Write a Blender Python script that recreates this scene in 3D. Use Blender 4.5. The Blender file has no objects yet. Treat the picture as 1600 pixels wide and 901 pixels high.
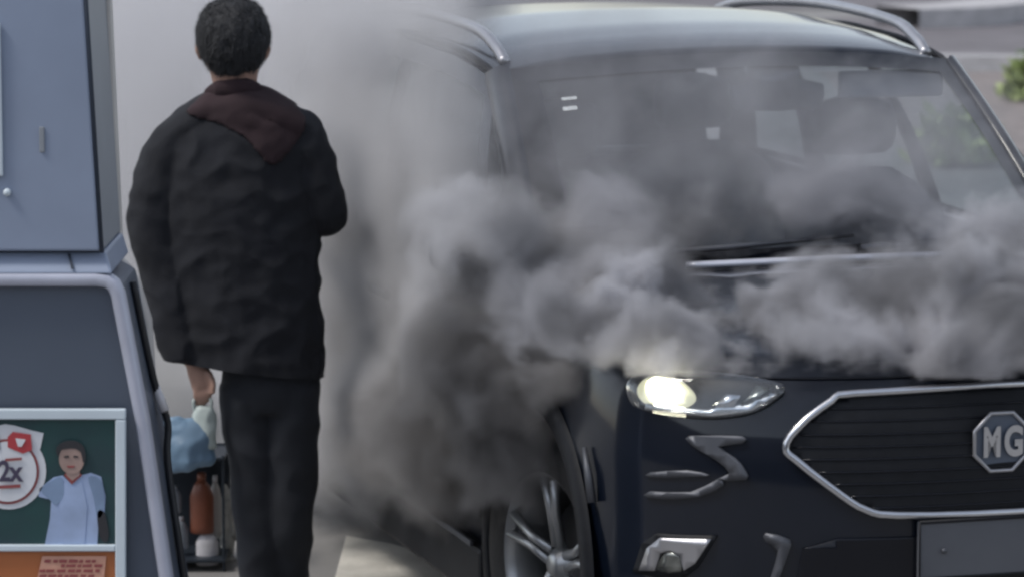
import bpy, bmesh, math, random
from mathutils import Vector, Matrix, noise
random.seed(7)
R = math.radians
S = bpy.context.scene
COL = S.collection

# ------------------------------------------------------------------ camera, world, sun
CAM_H, CAM_P, FPX = 2.352, -0.13484, 5708.0
cd = bpy.data.cameras.new('camera'); cam = bpy.data.objects.new('camera', cd); COL.objects.link(cam)
cam.location = (0, 0, CAM_H); cam.rotation_euler = (math.pi/2 + CAM_P, 0, 0)
cd.sensor_width = 36; cd.lens = FPX/1600*36; cd.clip_end = 3000; cd.clip_start = .05
cd.dof.use_dof = True; cd.dof.focus_distance = 9.0; cd.dof.aperture_fstop = 5.0
S.camera = cam
SUN_EL, SUN_AZ = 54, -108          # azimuth from +Y towards +X
w = bpy.data.worlds.new('World'); S.world = w; w.use_nodes = True
nt = w.node_tree; bg = nt.nodes['Background']; sky = nt.nodes.new('ShaderNodeTexSky')
sky.sky_type = 'NISHITA'; sky.sun_disc = False; sky.sun_elevation = R(SUN_EL); sky.sun_rotation = R(SUN_AZ)
sky.dust_density = 1.2; sky.air_density = 1.0; sky.ozone_density = 1.0
hs = nt.nodes.new('ShaderNodeHueSaturation'); hs.inputs['Saturation'].default_value = .46
nt.links.new(sky.outputs[0], hs.inputs['Color']); nt.links.new(hs.outputs[0], bg.inputs[0]); bg.inputs[1].default_value = .15
sd = bpy.data.lights.new('sun', 'SUN'); so = bpy.data.objects.new('sun', sd); COL.objects.link(so)
sd.energy = 1.5; sd.angle = R(12); sd.color = (1, .95, .88)
dv = Vector((math.sin(R(SUN_AZ))*math.cos(R(SUN_EL)), math.cos(R(SUN_AZ))*math.cos(R(SUN_EL)), math.sin(R(SUN_EL))))
so.rotation_euler = dv.to_track_quat('Z', 'Y').to_euler(); so.location = (6, 6, 8)
S.view_settings.view_transform = 'Standard'; S.view_settings.look = 'None'
S.view_settings.exposure = 0.38; S.view_settings.gamma = 1; S.view_settings.use_curve_mapping = False
S.render.engine = 'CYCLES'
cy = S.cycles
cy.volume_bounces = 4; cy.max_bounces = 6; cy.transparent_max_bounces = 64
cy.volume_step_rate = 1.0; cy.volume_max_steps = 256
cy.filter_width = 2.6; cy.use_denoising = True

# ------------------------------------------------------------------ helpers
fwd = Vector((0, math.cos(CAM_P), math.sin(CAM_P))); upv = Vector((1, 0, 0)).cross(fwd)
def at(u, v, Y):
    d = fwd + Vector((1, 0, 0))*((u-800)/FPX) + upv*((450.5-v)/FPX)
    return Vector((0, 0, CAM_H)) + d*(Y/d.y)

def mat(name, col, rough=.6, metal=0, coat=0, nscale=0, namt=0, bump=0, bscale=60, emit=None, estr=0, sheen=0, col2=None, spec=.5):
    m = bpy.data.materials.new(name); m.use_nodes = True
    n = m.node_tree; b = n.nodes['Principled BSDF']; L = n.links
    b.inputs['Base Color'].default_value = (*col, 1); b.inputs['Roughness'].default_value = rough
    b.inputs['Metallic'].default_value = metal; b.inputs['Coat Weight'].default_value = coat
    b.inputs['Coat Roughness'].default_value = .06; b.inputs['Sheen Weight'].default_value = sheen
    b.inputs['Specular IOR Level'].default_value = spec
    tc = n.nodes.new('ShaderNodeTexCoord')
    if nscale:
        t = n.nodes.new('ShaderNodeTexNoise'); t.inputs['Scale'].default_value = nscale; t.inputs['Detail'].default_value = 6
        L.new(tc.outputs['Object'], t.inputs['Vector'])
        r = n.nodes.new('ShaderNodeValToRGB'); c2 = col2 or tuple(min(1, c*(1+namt)) for c in col); c1 = tuple(c*(1-namt) for c in col) if not col2 else col
        r.color_ramp.elements[0].position = .3; r.color_ramp.elements[1].position = .7
        r.color_ramp.elements[0].color = (*c1, 1); r.color_ramp.elements[1].color = (*c2, 1)
        L.new(t.outputs['Fac'], r.inputs[0]); L.new(r.outputs[0], b.inputs['Base Color'])
    if bump:
        t = n.nodes.new('ShaderNodeTexNoise'); t.inputs['Scale'].default_value = bscale; t.inputs['Detail'].default_value = 8
        L.new(tc.outputs['Object'], t.inputs['Vector'])
        bp = n.nodes.new('ShaderNodeBump'); bp.inputs['Strength'].default_value = bump; bp.inputs['Distance'].default_value = .01
        L.new(t.outputs['Fac'], bp.inputs['Height']); L.new(bp.outputs[0], b.inputs['Normal'])
    if emit: b.inputs['Emission Color'].default_value = (*emit, 1); b.inputs['Emission Strength'].default_value = estr
    return m

M = {}
M['paint'] = mat('navy_car_paint', (.0035, .0062, .0135), .4, 0, 1, 3, .12)
M['paint'].node_tree.nodes['Principled BSDF'].inputs['Coat IOR'].default_value = 1.42
M['paint'].node_tree.nodes['Principled BSDF'].inputs['Specular IOR Level'].default_value = .15
M['paint'].node_tree.nodes['Principled BSDF'].inputs['Coat Roughness'].default_value = .08
M['black'] = mat('black_plastic', (.008, .009, .012), .55, spec=.25, nscale=30, namt=.2, bump=.1, bscale=200)
M['gloss'] = mat('gloss_black', (.005, .006, .01), .2, spec=.35)
M['chrome'] = mat('chrome', (.62, .63, .66), .22, 1, nscale=20, namt=.06)
M['satin'] = mat('satin_trim', (.11, .115, .13), .5, .7, nscale=20, namt=.1)
M['rim'] = mat('alloy_rim', (.38, .39, .40), .35, .85, nscale=12, namt=.12)
M['rimdark'] = mat('dark_alloy', (.03, .03, .033), .4, .5)
M['tyre'] = mat('tyre_rubber', (.012, .012, .013), .85, nscale=20, namt=.3, bump=.3, bscale=90)
M['cabin'] = mat('cabin_fabric', (.03, .034, .045), .8, nscale=15, namt=.3)
M['cabin2'] = mat('cabin_light_trim', (.30, .32, .38), .8, nscale=8, namt=.1)
M['sticker'] = mat('windscreen_sticker', (.7, .74, .74), .5, nscale=40, namt=.1)
M['rail'] = mat('roof_rail_alloy', (.42, .42, .44), .3, .8, nscale=15, namt=.08)
M['edge_highlight'] = mat('painted_edge_highlight', (.62, .64, .72), .3, .3, coat=.4, nscale=9, namt=.08)
M['lampin'] = mat('lamp_bowl', (.22, .23, .22), .25, .8, nscale=40, namt=.3)
M['lampon'] = mat('lit_lamp', (.9, .9, .8), .4, emit=(1, .93, .70), estr=14)
M['lampglow'] = mat('lit_reflector', (.6, .6, .45), .4, emit=(1, .93, .62), estr=.4)
M['plate'] = mat('number_plate', (.10, .105, .12), .6, nscale=10, namt=.05)
M['concrete'] = mat('forecourt_concrete', (.22, .215, .21), .85, nscale=1.3, namt=.14, bump=.3, bscale=25)
M['sun_patch'] = mat('sun_patch_colour', (.56, .54, .49), .85, nscale=6, namt=.18, bump=.3, bscale=40)
M['kerb'] = mat('kerb_concrete', (.42, .41, .42), .8, nscale=5, namt=.15, bump=.2)
M['road'] = mat('road_asphalt', (.15, .14, .15), .9, nscale=2, namt=.2, bump=.4, bscale=50)
M['soil'] = mat('verge_soil', (.21, .18, .17), .95, nscale=4, namt=.3, bump=.5, bscale=20)
M['leaf'] = mat('verge_leaf', (.30, .36, .14), .6, nscale=3, namt=.4)
M['leafd'] = mat('dark_leaf', (.05, .08, .035), .6, nscale=3, namt=.4)
M['pump'] = mat('pump_pale_blue_enamel', (.255, .305, .41), .38, coat=.2, nscale=3, namt=.10, bump=.03, bscale=9)
M['pumpgrey'] = mat('pump_grey_side', (.24, .26, .29), .5, nscale=4, namt=.06)
M['pumpdark'] = mat('pump_slate_panel', (.085, .106, .145), .4, coat=.2, nscale=2, namt=.08)
M['pumptrim'] = mat('pump_silver_trim', (.44, .46, .55), .35, .1, coat=.3, nscale=10, namt=.06)
M['cream'] = mat('pump_cream_trim', (.50, .48, .46), .5, nscale=6, namt=.08)
M['seam'] = mat('dark_rubber_seam', (.025, .035, .055), .7)
M['white'] = mat('white_frame', (.58, .66, .72), .5, nscale=8, namt=.04)
M['pgreen'] = mat('poster_green', (.016, .085, .075), .45, nscale=3.5, col2=(.022, .035, .05), namt=.3)
M['porange'] = mat('poster_orange', (.42, .14, .05), .45, nscale=3, namt=.1)
M['ppeach'] = mat('poster_peach', (.62, .33, .24), .5, nscale=25, namt=.12)
M['pred'] = mat('poster_red', (.42, .05, .06), .5)
M['pwhite'] = mat('poster_white', (.66, .68, .72), .5, nscale=20, namt=.05)
M['pink'] = mat('poster_ink', (.06, .05, .09), .5)
M['pmaroon'] = mat('poster_maroon_ink', (.28, .07, .07), .5)
M['pskin'] = mat('poster_skin', (.34, .24, .21), .5, nscale=30, namt=.15)
M['phair'] = mat('poster_hair', (.03, .03, .035), .5)
M['pshirt'] = mat('poster_shirt', (.33, .42, .62), .5, nscale=14, namt=.15)
M['pshirt2'] = mat('poster_shirt_fold', (.20, .28, .42), .5, nscale=14, namt=.15)
M['skin'] = mat('skin', (.36, .22, .17), .55, nscale=25, namt=.08)
M['hair'] = mat('dark_hair', (.020, .021, .024), .8, nscale=40, namt=.3, bump=.4, bscale=160)
M['jacket'] = mat('navy_jacket_cloth', (.0105, .0118, .0165), .92, nscale=6, namt=.2, bump=.1, bscale=120)
M['hood'] = mat('maroon_hood_cloth', (.027, .0145, .018), .95, nscale=5, namt=.22, bump=.1, bscale=120)
M['trouser'] = mat('charcoal_trouser_cloth', (.016, .0185, .025), .92, nscale=5, namt=.15, bump=.1, bscale=140)
M['shoe'] = mat('dark_shoe', (.02, .02, .024), .6)
M['bag'] = mat('light_blue_bag_plastic', (.15, .24, .34), .45, nscale=9, namt=.18, bump=.2, bscale=18)
M['bagpale'] = mat('pale_bag_top_plastic', (.42, .48, .46), .5, nscale=12, namt=.12, bump=.2, bscale=18)
M['brownb'] = mat('red_brown_bottle_plastic', (.20, .065, .035), .4, nscale=10, namt=.15)
M['whiteb'] = mat('white_bottle_plastic', (.55, .54, .56), .45, nscale=20, namt=.15)
M['greyb'] = mat('grey_bottle_plastic', (.22, .24, .27), .45, nscale=20, namt=.25)
M['palesack'] = mat('pale_crumpled_plastic', (.52, .52, .49), .5, nscale=10, namt=.3, bump=.6, bscale=14)
M['rack'] = mat('dark_rack_steel', (.02, .028, .04), .5, .3)
M['blackhose'] = mat('black_hose', (.012, .013, .017), .5)

def glass_mat(name, tint, rough=.03, refl=1.0):
    m = bpy.data.materials.new(name); m.use_nodes = True; n = m.node_tree; n.nodes.clear()
    o = n.nodes.new('ShaderNodeOutputMaterial'); mx = n.nodes.new('ShaderNodeMixShader')
    t = n.nodes.new('ShaderNodeBsdfTransparent'); g = n.nodes.new('ShaderNodeBsdfGlossy'); f = n.nodes.new('ShaderNodeFresnel')
    t.inputs[0].default_value = (*tint, 1); g.inputs['Roughness'].default_value = rough; f.inputs[0].default_value = 1.5
    g.inputs[0].default_value = (refl, refl, refl, 1)
    mt = n.nodes.new('ShaderNodeMath'); mt.operation = 'MULTIPLY_ADD'; mt.inputs[1].default_value = 1; mt.inputs[2].default_value = .015
    ge = n.nodes.new('ShaderNodeNewGeometry'); io = n.nodes.new('ShaderNodeMapRange')
    io.inputs['To Min'].default_value = 1.5; io.inputs['To Max'].default_value = 1/1.5
    n.links.new(ge.outputs['Backfacing'], io.inputs['Value']); n.links.new(io.outputs[0], f.inputs[0])   # a thin pane reflects alike from both sides
    n.links.new(f.outputs[0], mt.inputs[0]); n.links.new(mt.outputs[0], mx.inputs[0])
    n.links.new(t.outputs[0], mx.inputs[1]); n.links.new(g.outputs[0], mx.inputs[2]); n.links.new(mx.outputs[0], o.inputs[0])
    return m
M['glass'] = glass_mat('windscreen_glass', (.80, .85, .90), .06)
M['sideglass'] = glass_mat('side_window_glass', (.72, .78, .78), .06)
M['lens'] = glass_mat('headlamp_lens', (.92, .94, .95), .03)

def link(name, me, m=None, parent=None, smooth=True):
    o = bpy.data.objects.new(name, me); COL.objects.link(o)
    if m is not None: me.materials.append(m)
    if parent is not None: o.parent = parent
    if smooth:
        for p in me.polygons: p.use_smooth = True
    return o
def mesh(name, vs, fs, m, parent=None, smooth=True, recalc=True):
    me = bpy.data.meshes.new(name); me.from_pydata([tuple(v) for v in vs], [], fs); me.update()
    if recalc:
        bm = bmesh.new(); bm.from_mesh(me); bmesh.ops.remove_doubles(bm, verts=bm.verts, dist=1e-5)
        bmesh.ops.recalc_face_normals(bm, faces=bm.faces); bm.to_mesh(me); bm.free()
    return link(name, me, m, parent, smooth)
def empty(name, loc=(0, 0, 0), rot=0):
    o = bpy.data.objects.new(name, None); COL.objects.link(o); o.location = loc; o.rotation_euler = (0, 0, rot); return o
def tag(o, label, cat, group=None):
    o['label'] = label; o['category'] = cat
    if group: o['group'] = group
    return o
def grid(name, P, m, parent=None, smooth=True, thick=0, skip=None):
    nr, nc = len(P), len(P[0]); vs = [p for r in P for p in r]
    fs = [(i*nc+j, i*nc+j+1, (i+1)*nc+j+1, (i+1)*nc+j) for i in range(nr-1) for j in range(nc-1) if not (skip and skip(i, j))]
    o = mesh(name, vs, fs, m, parent, smooth)
    if thick: solid(o, thick)
    return o
def solid(o, t, off=-1):
    md = o.modifiers.new('thickness', 'SOLIDIFY'); md.thickness = t; md.offset = off; return o
def bevel(o, wd=.005, seg=2):
    md = o.modifiers.new('bevel', 'BEVEL'); md.width = wd; md.segments = seg; md.limit_method = 'ANGLE'; return o
def box(name, lo, hi, m, parent=None, bev=.004):
    x0, y0, z0 = lo; x1, y1, z1 = hi
    vs = [(x, y, z) for x in (x0, x1) for y in (y0, y1) for z in (z0, z1)]
    fs = [(0, 1, 3, 2), (4, 6, 7, 5), (0, 4, 5, 1), (2, 3, 7, 6), (0, 2, 6, 4), (1, 5, 7, 3)]
    o = mesh(name, vs, fs, m, parent, False)
    if bev: bevel(o, bev)
    return o
def prism(name, pts, d, m, parent=None, bev=0, smooth=False):
    """pts: outline of 3d points (planar-ish); d: extrusion vector"""
    n = len(pts); d = Vector(d); pts = [Vector(p) for p in pts]
    vs = pts + [p+d for p in pts]
    fs = [tuple(range(n)), tuple(range(2*n-1, n-1, -1))] + [(i, (i+1) % n, (i+1) % n+n, i+n) for i in range(n)]
    o = mesh(name, vs, fs, m, parent, smooth)
    if bev: bevel(o, bev)
    return o
def catmull(pts, n=6, closed=False):
    pts = [Vector(p) for p in pts]; N = len(pts); out = []
    rng = range(N) if closed else range(N-1)
    for i in rng:
        p1, p2 = pts[i], pts[(i+1) % N]
        p0 = pts[(i-1) % N] if closed or i > 0 else p1*2-p2
        p3 = pts[(i+2) % N] if closed or i < N-2 else p2*2-p1
        for k in range(n):
            t = k/n
            out.append(.5*((2*p1)+(p2-p0)*t+(2*p0-5*p1+4*p2-p3)*t*t+(3*p1-p0-3*p2+p3)*t**3))
    if not closed: out.append(pts[-1])
    return out
def tube_vf(pts, rad, seg=10, closed=False, vs=None, fs=None, ref=None):
    """rad: number / list of numbers / list of (rx, ry)"""
    vs = [] if vs is None else vs; fs = [] if fs is None else fs
    pts = [Vector(p) for p in pts]; N = len(pts); base = len(vs)
    for i, p in enumerate(pts):
        a = pts[i-1] if (i > 0 or closed) else p; b = pts[(i+1) % N] if (i < N-1 or closed) else p
        t = (b-a).normalized(); rf = Vector(ref) if ref else (Vector((1, 0, 0)) if abs(t.x) < .85 else Vector((0, 0, 1)))
        s = (rf - t*rf.dot(t)).normalized(); q = t.cross(s)
        r = rad[i] if isinstance(rad, (list, tuple)) else rad
        rx, ry = r if isinstance(r, (list, tuple)) else (r, r)
        for k in range(seg):
            an = 2*math.pi*k/seg; vs.append(p + s*math.cos(an)*rx + q*math.sin(an)*ry)
    for i in range(N if closed else N-1):
        for k in range(seg):
            a0 = base+i*seg; b0 = base+((i+1) % N)*seg
            fs.append((a0+k, a0+(k+1) % seg, b0+(k+1) % seg, b0+k))
    if not closed:
        fs.append(tuple(base+k for k in range(seg-1, -1, -1))); fs.append(tuple(base+(N-1)*seg+k for k in range(seg)))
    return vs, fs
def tube(name, pts, rad, m, parent=None, seg=10, closed=False, ref=None):
    vs, fs = tube_vf(pts, rad, seg, closed, ref=ref)
    return mesh(name, vs, fs, m, parent)
def organic(name, tubes, m, parent=None, voxel=.012, smooth_it=6, wr=None, cut=None):
    """union of tapered tubes (pts, radii[, ref]) voxel-joined into one continuous skin; wr=(amp, freq vector) wrinkles"""
    vs, fs = [], []
    for t in tubes:
        pts, rad = t[0], t[1]; ref = t[2] if len(t) > 2 else None
        n = 5; P = catmull(pts, n); RR = []
        rr = [r if isinstance(r, tuple) else (r, r) for r in rad]
        for i in range(len(rr)-1):
            for k in range(n):
                f = k/n; f = f*f*(3-2*f)*.5+f*.5
                RR.append((rr[i][0]*(1-f)+rr[i+1][0]*f, rr[i][1]*(1-f)+rr[i+1][1]*f))
        RR.append(rr[-1])
        tube_vf(P, RR, 20, False, vs, fs, ref)
    me = bpy.data.meshes.new(name); me.from_pydata([tuple(v) for v in vs], [], fs); me.update()
    o = bpy.data.objects.new(name, me); COL.objects.link(o)
    r = o.modifiers.new('r', 'REMESH'); r.mode = 'VOXEL'; r.voxel_size = voxel
    s = o.modifiers.new('s', 'SMOOTH'); s.iterations = smooth_it; s.factor = .5
    dg = bpy.context.evaluated_depsgraph_get(); dg.update()
    me2 = bpy.data.meshes.new_from_object(o.evaluated_get(dg)); bpy.data.objects.remove(o); me2.name = name
    if cut or wr:
        bm = bmesh.new(); bm.from_mesh(me2)
        if wr:
            amp, fr = wr; bm.normal_update()
            for v in bm.verts:
                c = Vector((v.co.x*fr[0], v.co.y*fr[1], v.co.z*fr[2]))
                wv = 1-abs(noise.noise(c))*2.4
                v.co += v.normal*(amp*wv + amp*.5*noise.noise(c*2.7))
        if cut: cut(bm)
        bm.to_mesh(me2); bm.free()
    return link(name, me2, m, parent, True)
def text(name, s, size, m, parent, loc, rot=(math.pi/2, 0, 0), ext=.001, bold=0, sx=1):
    c = bpy.data.curves.new(name, 'FONT'); c.body = s; c.size = size; c.extrude = ext; c.offset = bold; c.align_x = 'CENTER'; c.align_y = 'CENTER'
    o = bpy.data.objects.new(name, c); COL.objects.link(o)
    dg = bpy.context.evaluated_depsgraph_get(); me = bpy.data.meshes.new_from_object(o.evaluated_get(dg)); bpy.data.objects.remove(o)
    t = link(name, me, m, parent, False); t.location = loc; t.rotation_euler = rot; t.scale = (sx, 1, 1); return t

# ------------------------------------------------------------------ the setting
def sheet(name, pts, m, z=0):
    o = mesh(name, [(x, y, z) for x, y in pts], [tuple(range(len(pts)))], m, None, False); o['kind'] = 'structure'; return o
sheet('ground', [(-900, -900), (900, -900), (900, 1500), (-900, 1500)], M['concrete'])
# pool of sunlight beside the car's flank, put into the ground colour
g = [at(u, v, 1) for u, v in ((541, 836), (748, 889), (800, 925), (640, 965), (505, 960))]
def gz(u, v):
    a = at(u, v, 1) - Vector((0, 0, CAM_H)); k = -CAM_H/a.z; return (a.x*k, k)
sheet('painted_sun_patch', [gz(*p) for p in ((541, 838), (610, 850), (690, 872), (748, 889), (860, 935), (640, 990), (500, 990))], M['sun_patch'], .004)
sheet('road', [(-60, 33), (60, 30), (60, 37.0), (-60, 40)], M['road'], .004)
sheet('far_road', [(-60, 41.6), (60, 38.6), (60, 70), (-60, 73)], M['road'], .008)
sheet('soil_verge', [(2.6, 23.5), (40, 20.5), (40, 29.2), (2.6, 31)], M['soil'], .004)
def kerbline(name, pts, wd=.28, h=.13):
    nd = []
    P = catmull(pts, 8); sec = []
    for i, p in enumerate(P):
        t = (P[min(i+1, len(P)-1)]-P[max(i-1, 0)]).normalized(); n = Vector((-t.y, t.x, 0))*wd/2
        sec.append([p-n+Vector((0, 0, -.02)), p-n+Vector((0, 0, h)), p+n+Vector((0, 0, h)), p+n+Vector((0, 0, -.02))])
    o = grid(name, sec, M['kerb'], None, False); o['kind'] = 'structure'; return o
kerbline('kerb', [(2.3, 31.4, 0), (4.5, 31.1, 0), (7, 30.6, 0), (12, 30, 0), (30, 28, 0)])
kerbline('kerb', [(3.9, 37.0, 0), (4.6, 37.4, 0), (5.4, 38.6, 0), (6.6, 39.6, 0), (12, 40, 0)], .8, .2)

def shrub(name, c, rx, rz, n, m, label, leaf=.09, parent=None):
    root = empty(name, c); tag(root, label, 'plant')
    vs, fs = [], []
    for k in range(n):
        a = random.uniform(0, 6.28); e = random.uniform(0, 1)**.5; zz = random.uniform(0, 1)
        p = Vector((math.cos(a)*rx*e*(1-.5*zz), math.sin(a)*rx*e*(1-.5*zz), rz*zz*random.uniform(.6, 1)))
        d = Vector((random.uniform(-1, 1), random.uniform(-1, 1), random.uniform(.1, 1.2))).normalized(); s = d.orthogonal().normalized()
        l = leaf*random.uniform(.6, 1.6); b = len(vs)
        vs += [p, p+d*l*.5+s*l*.22, p+d*l, p+d*l*.5-s*l*.22]; fs.append((b, b+1, b+2, b+3))
    fo = mesh('foliage', vs, fs, m, root, False, False); fo['kind'] = 'stuff'
    vs, fs = [], []
    for k in range(7):
        a = k*.9; tube_vf([(0, 0, 0), (math.cos(a)*rx*.3, math.sin(a)*rx*.3, rz*.5), (math.cos(a)*rx*.6, math.sin(a)*rx*.6, rz*.85)], [.012, .008, .004], 5, False, vs, fs)
    mesh('stem', vs, fs, M['soil'], root)
    return root
shrub('verge_shrub', (3.98, 28.0, 0), .22, .30, 300, M['leaf'], 'small yellow green shrub just beyond the car windscreen edge', .12)
shrub('low_bush', (5.35, 32.6, 0), .8, .3, 700, M['leafd'], 'low dark green bush beside the far kerb', .12)
shrub('leafy_bush', (2.82, 23.2, 0), .30, .32, 600, M['leaf'], 'pale green bush seen through the right side of the windscreen', .12)

# ------------------------------------------------------------------ the smoking car
CAR = empty('parked_car', (1.2119, 8.6703, 0), R(-73.2229))
tag(CAR, 'dark navy SUV with its headlight lit and smoke pouring from the bonnet', 'car')
ZK = [.16, .30, .45, .60, .75, .85, .93, .985]; DX = [.10, .03, 0, 0, .012, .03, .065, .13]; DW = [.05, .02, 0, 0, .0, .012, .03, .06]
def interp(x, X, Y):
    if x <= X[0]: return Y[0]
    for i in range(len(X)-1):
        if x <= X[i+1]: f = (x-X[i])/(X[i+1]-X[i]); return Y[i]*(1-f)+Y[i+1]*f
    return Y[-1]
def FX(y, z, off=0):
    W = .925-interp(z, ZK, DW); a = min(abs(y)/W, 1)
    return -.62+(.62-interp(z, ZK, DX))*(max(1-a**2.6, 0))**(1/2.2)
def FP(y, z, off=0.0):
    """point on the front skin pushed out along its normal"""
    e = .004; yy = max(-.90, min(.90, y))
    p = Vector((FX(yy, z), y, z)); dy = Vector((FX(yy+e, z)-FX(yy-e, z), 2*e, 0)); dz = Vector((FX(yy, z+e)-FX(yy, z-e), 0, 2*e))
    n = dy.cross(dz).normalized()
    if n.x < 0: n = -n
    return p+n*off
def ztop(x): return interp(-x, [0, .3, .62, 1.3, 2.6, 4.3, 4.6], [.985, .99, 1.0, 1.035, 1.06, 1.10, 1.10])
LEN = 4.545
def ring(k):
    zc = ZK[k]; t = (zc-.16)/(.985-.16); dw = DW[k]; out = []
    W = .925-dw; dx = DX[k]
    def pt(x, y):
        z = .16+(ztop(x)-.16)*t; return Vector((x, y, z))
    nf, ns, nr = 30, 74, 16
    for i in range(nf*2+1):                       # front, from right flank round to left flank
        th = -math.pi/2+math.pi*i/(nf*2); sg = -1 if th < 0 else 1
        y = W*sg*abs(math.sin(th))**(2/2.6); x = -.62+(.62-dx)*max(math.cos(th), 0)**(2/2.2); out.append(pt(x, y))
    for i in range(1, ns+1): out.append(pt(-.62-(3.9-.62)*i/ns, W-.0*i))
    for i in range(1, nr*2):
        th = math.pi/2-math.pi*i/(nr*2); sg = -1 if th < 0 else 1
        y = W*sg*abs(math.sin(th))**(2/3.2); x = -3.9-(LEN-3.9-dw)*max(math.cos(th), 0)**(2/2.6); out.append(pt(x, y))
    for i in range(ns+1): out.append(pt(-3.9+(3.9-.62)*i/ns, -W))
    return out[:-1]
NK = 20
zk2 = [.16+(.985-.16)*i/NK for i in range(NK+1)]
ZK_, DX_, DW_ = ZK, DX, DW
DX = [interp(z, ZK_, DX_) for z in zk2]; DW = [interp(z, ZK_, DW_) for z in zk2]; ZK = zk2
rings = [ring(k) for k in range(NK+1)]
nv = len(rings[0])
AX = [(-.90, .375), (-3.62, .375)]; ARC = .42
bm = bmesh.new(); V = [[bm.verts.new(p) for p in r] for r in rings]
for k in range(NK):
    for i in range(nv):
        q = (V[k][i], V[k][(i+1) % nv], V[k+1][(i+1) % nv], V[k+1][i]); c = sum((v.co for v in q), Vector())/4
        if abs(c.y) > .6 and any((c.x-a)**2+(c.z-b)**2 < ARC**2 for a, b in AX): continue
        # opening for the grille behind which the mesh sits
        bm.faces.new(q)
for v in bm.verts:
    if v.is_boundary and v.co.z > .17 and v.co.z < .95:
        for a, b in AX:
            d = Vector((v.co.x-a, 0, v.co.z-b))
            if d.length < ARC+.06 and abs(v.co.y) > .6: v.co.x = a+d.x/d.length*ARC; v.co.z = b+d.z/d.length*ARC
bmesh.ops.delete(bm, geom=[v for v in bm.verts if not v.link_faces], context='VERTS'); bmesh.ops.recalc_face_normals(bm, faces=bm.faces)
me = bpy.data.meshes.new('body'); bm.to_mesh(me); bm.free()
body = link('body', me, M['paint'], CAR)
# bonnet and wings: loft from top ring front part to the cowl line
top = rings[-1]; x_back = -1.30
right = [p for p in top[nv-74:]]                    # right flank, running forward
left = top[61:61+74]
front = [p for p in right if p.x > x_back] + top[0:61] + [p for p in left if p.x > x_back]
def cowl(u): return Vector((-1.02-.33*abs(u)**2.4, .815*u, 1.105-.045*u*u))
L_ = [0]
for i in range(1, len(front)): L_.append(L_[-1]+(front[i]-front[i-1]).length)
NU, NV = 64, 18
def front_at(u):
    s = (u+1)/2*L_[-1]
    for i in range(len(front)-1):
        if s <= L_[i+1] or i == len(front)-2:
            f = (s-L_[i])/(L_[i+1]-L_[i]); return front[i].lerp(front[i+1], f)
def hood_pt(u, v, off=0):
    # u remapped so that the middle part of the front covers most of the bonnet
    a = front_at(u); b = cowl(u); p = a.lerp(b, v)
    p.z += .045*math.sin(math.pi*min(v*1.0, 1))**.8*(1-.55*abs(u)**3) - .014*math.exp(-((abs(u)-.42)/.05)**2)*math.sin(math.pi*v)
    p.z += off; return p
HB = .60
grid('bonnet', [[hood_pt(-HB+2*HB*i/44, v/NV, .004) for i in range(45)] for v in range(NV+1)], M['paint'], CAR, thick=.02)
for sg in (-1, 1):
    grid('front_wing', [[hood_pt(sg*(HB+(1-HB)*i/14), v/NV) for i in range(15)] for v in range(NV+1)], M['paint'], CAR, thick=.004)
# cowl panel
tube('bonnet_edge_highlight', [hood_pt(u, 1, .022)+Vector((.01, 0, 0)) for u in [-.56+1.12*i/30 for i in range(31)]], [(.016, .010)]*31, M['edge_highlight'], CAR, 8, ref=(1, 0, 0))  # sky reflection along the bonnet's rear lip, modelled as a pale strip
grid('cowl_panel', [[cowl(-1+2*i/30)+Vector((-.10*j, 0, -.02-.01*j)) for i in range(31)] for j in range(2)], M['black'], CAR)
# windscreen
def wtop(u): return Vector((-1.87-.13*abs(u)**2.2, .70*u, 1.612-.045*u*u))
def wbot(u): return cowl(u)+Vector((-.03, -.01*u, -.005))
def ws(u, v, off=0):
    p = wbot(u).lerp(wtop(u), v); bul = .035*math.sin(math.pi*v)*(1-u*u*.4); n = Vector((.55, 0, .84)); return p+n*(bul+off)
grid('windscreen', [[ws(-.97+1.94*i/32, .01+.97*j/14) for i in range(33)] for j in range(15)], M['glass'], CAR)
FR = M['gloss']
grid('windscreen_border', [[ws(-.97+1.94*i/32, .915+.085*j/2, .004) for i in range(33)] for j in range(3)], FR, CAR)
for sg in (-1, 1):
    grid('windscreen_border', [[ws(sg*(.865+.115*i/3), .02+.96*j/14, .003) for i in range(4)] for j in range(15)], FR, CAR)
grid('windscreen_border', [[ws(-.97+1.94*i/32, .0+.08*j/2, .003) for i in range(33)] for j in range(3)], FR, CAR)
for sg in (-1, 1):      # A pillars
    P = []
    for j in range(17):
        v = j/16; a = ws(sg*.955, v, .006); P.append([a+Vector((0, 0, -.01)), a+Vector((.0, sg*.012, .008)), a+Vector((-.02, sg*.035, .006)), a+Vector((-.085, sg*.055, -.02)), a+Vector((-.10, sg*.05, -.05))])
    grid('windscreen_pillar', P, M['paint'], CAR)
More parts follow.
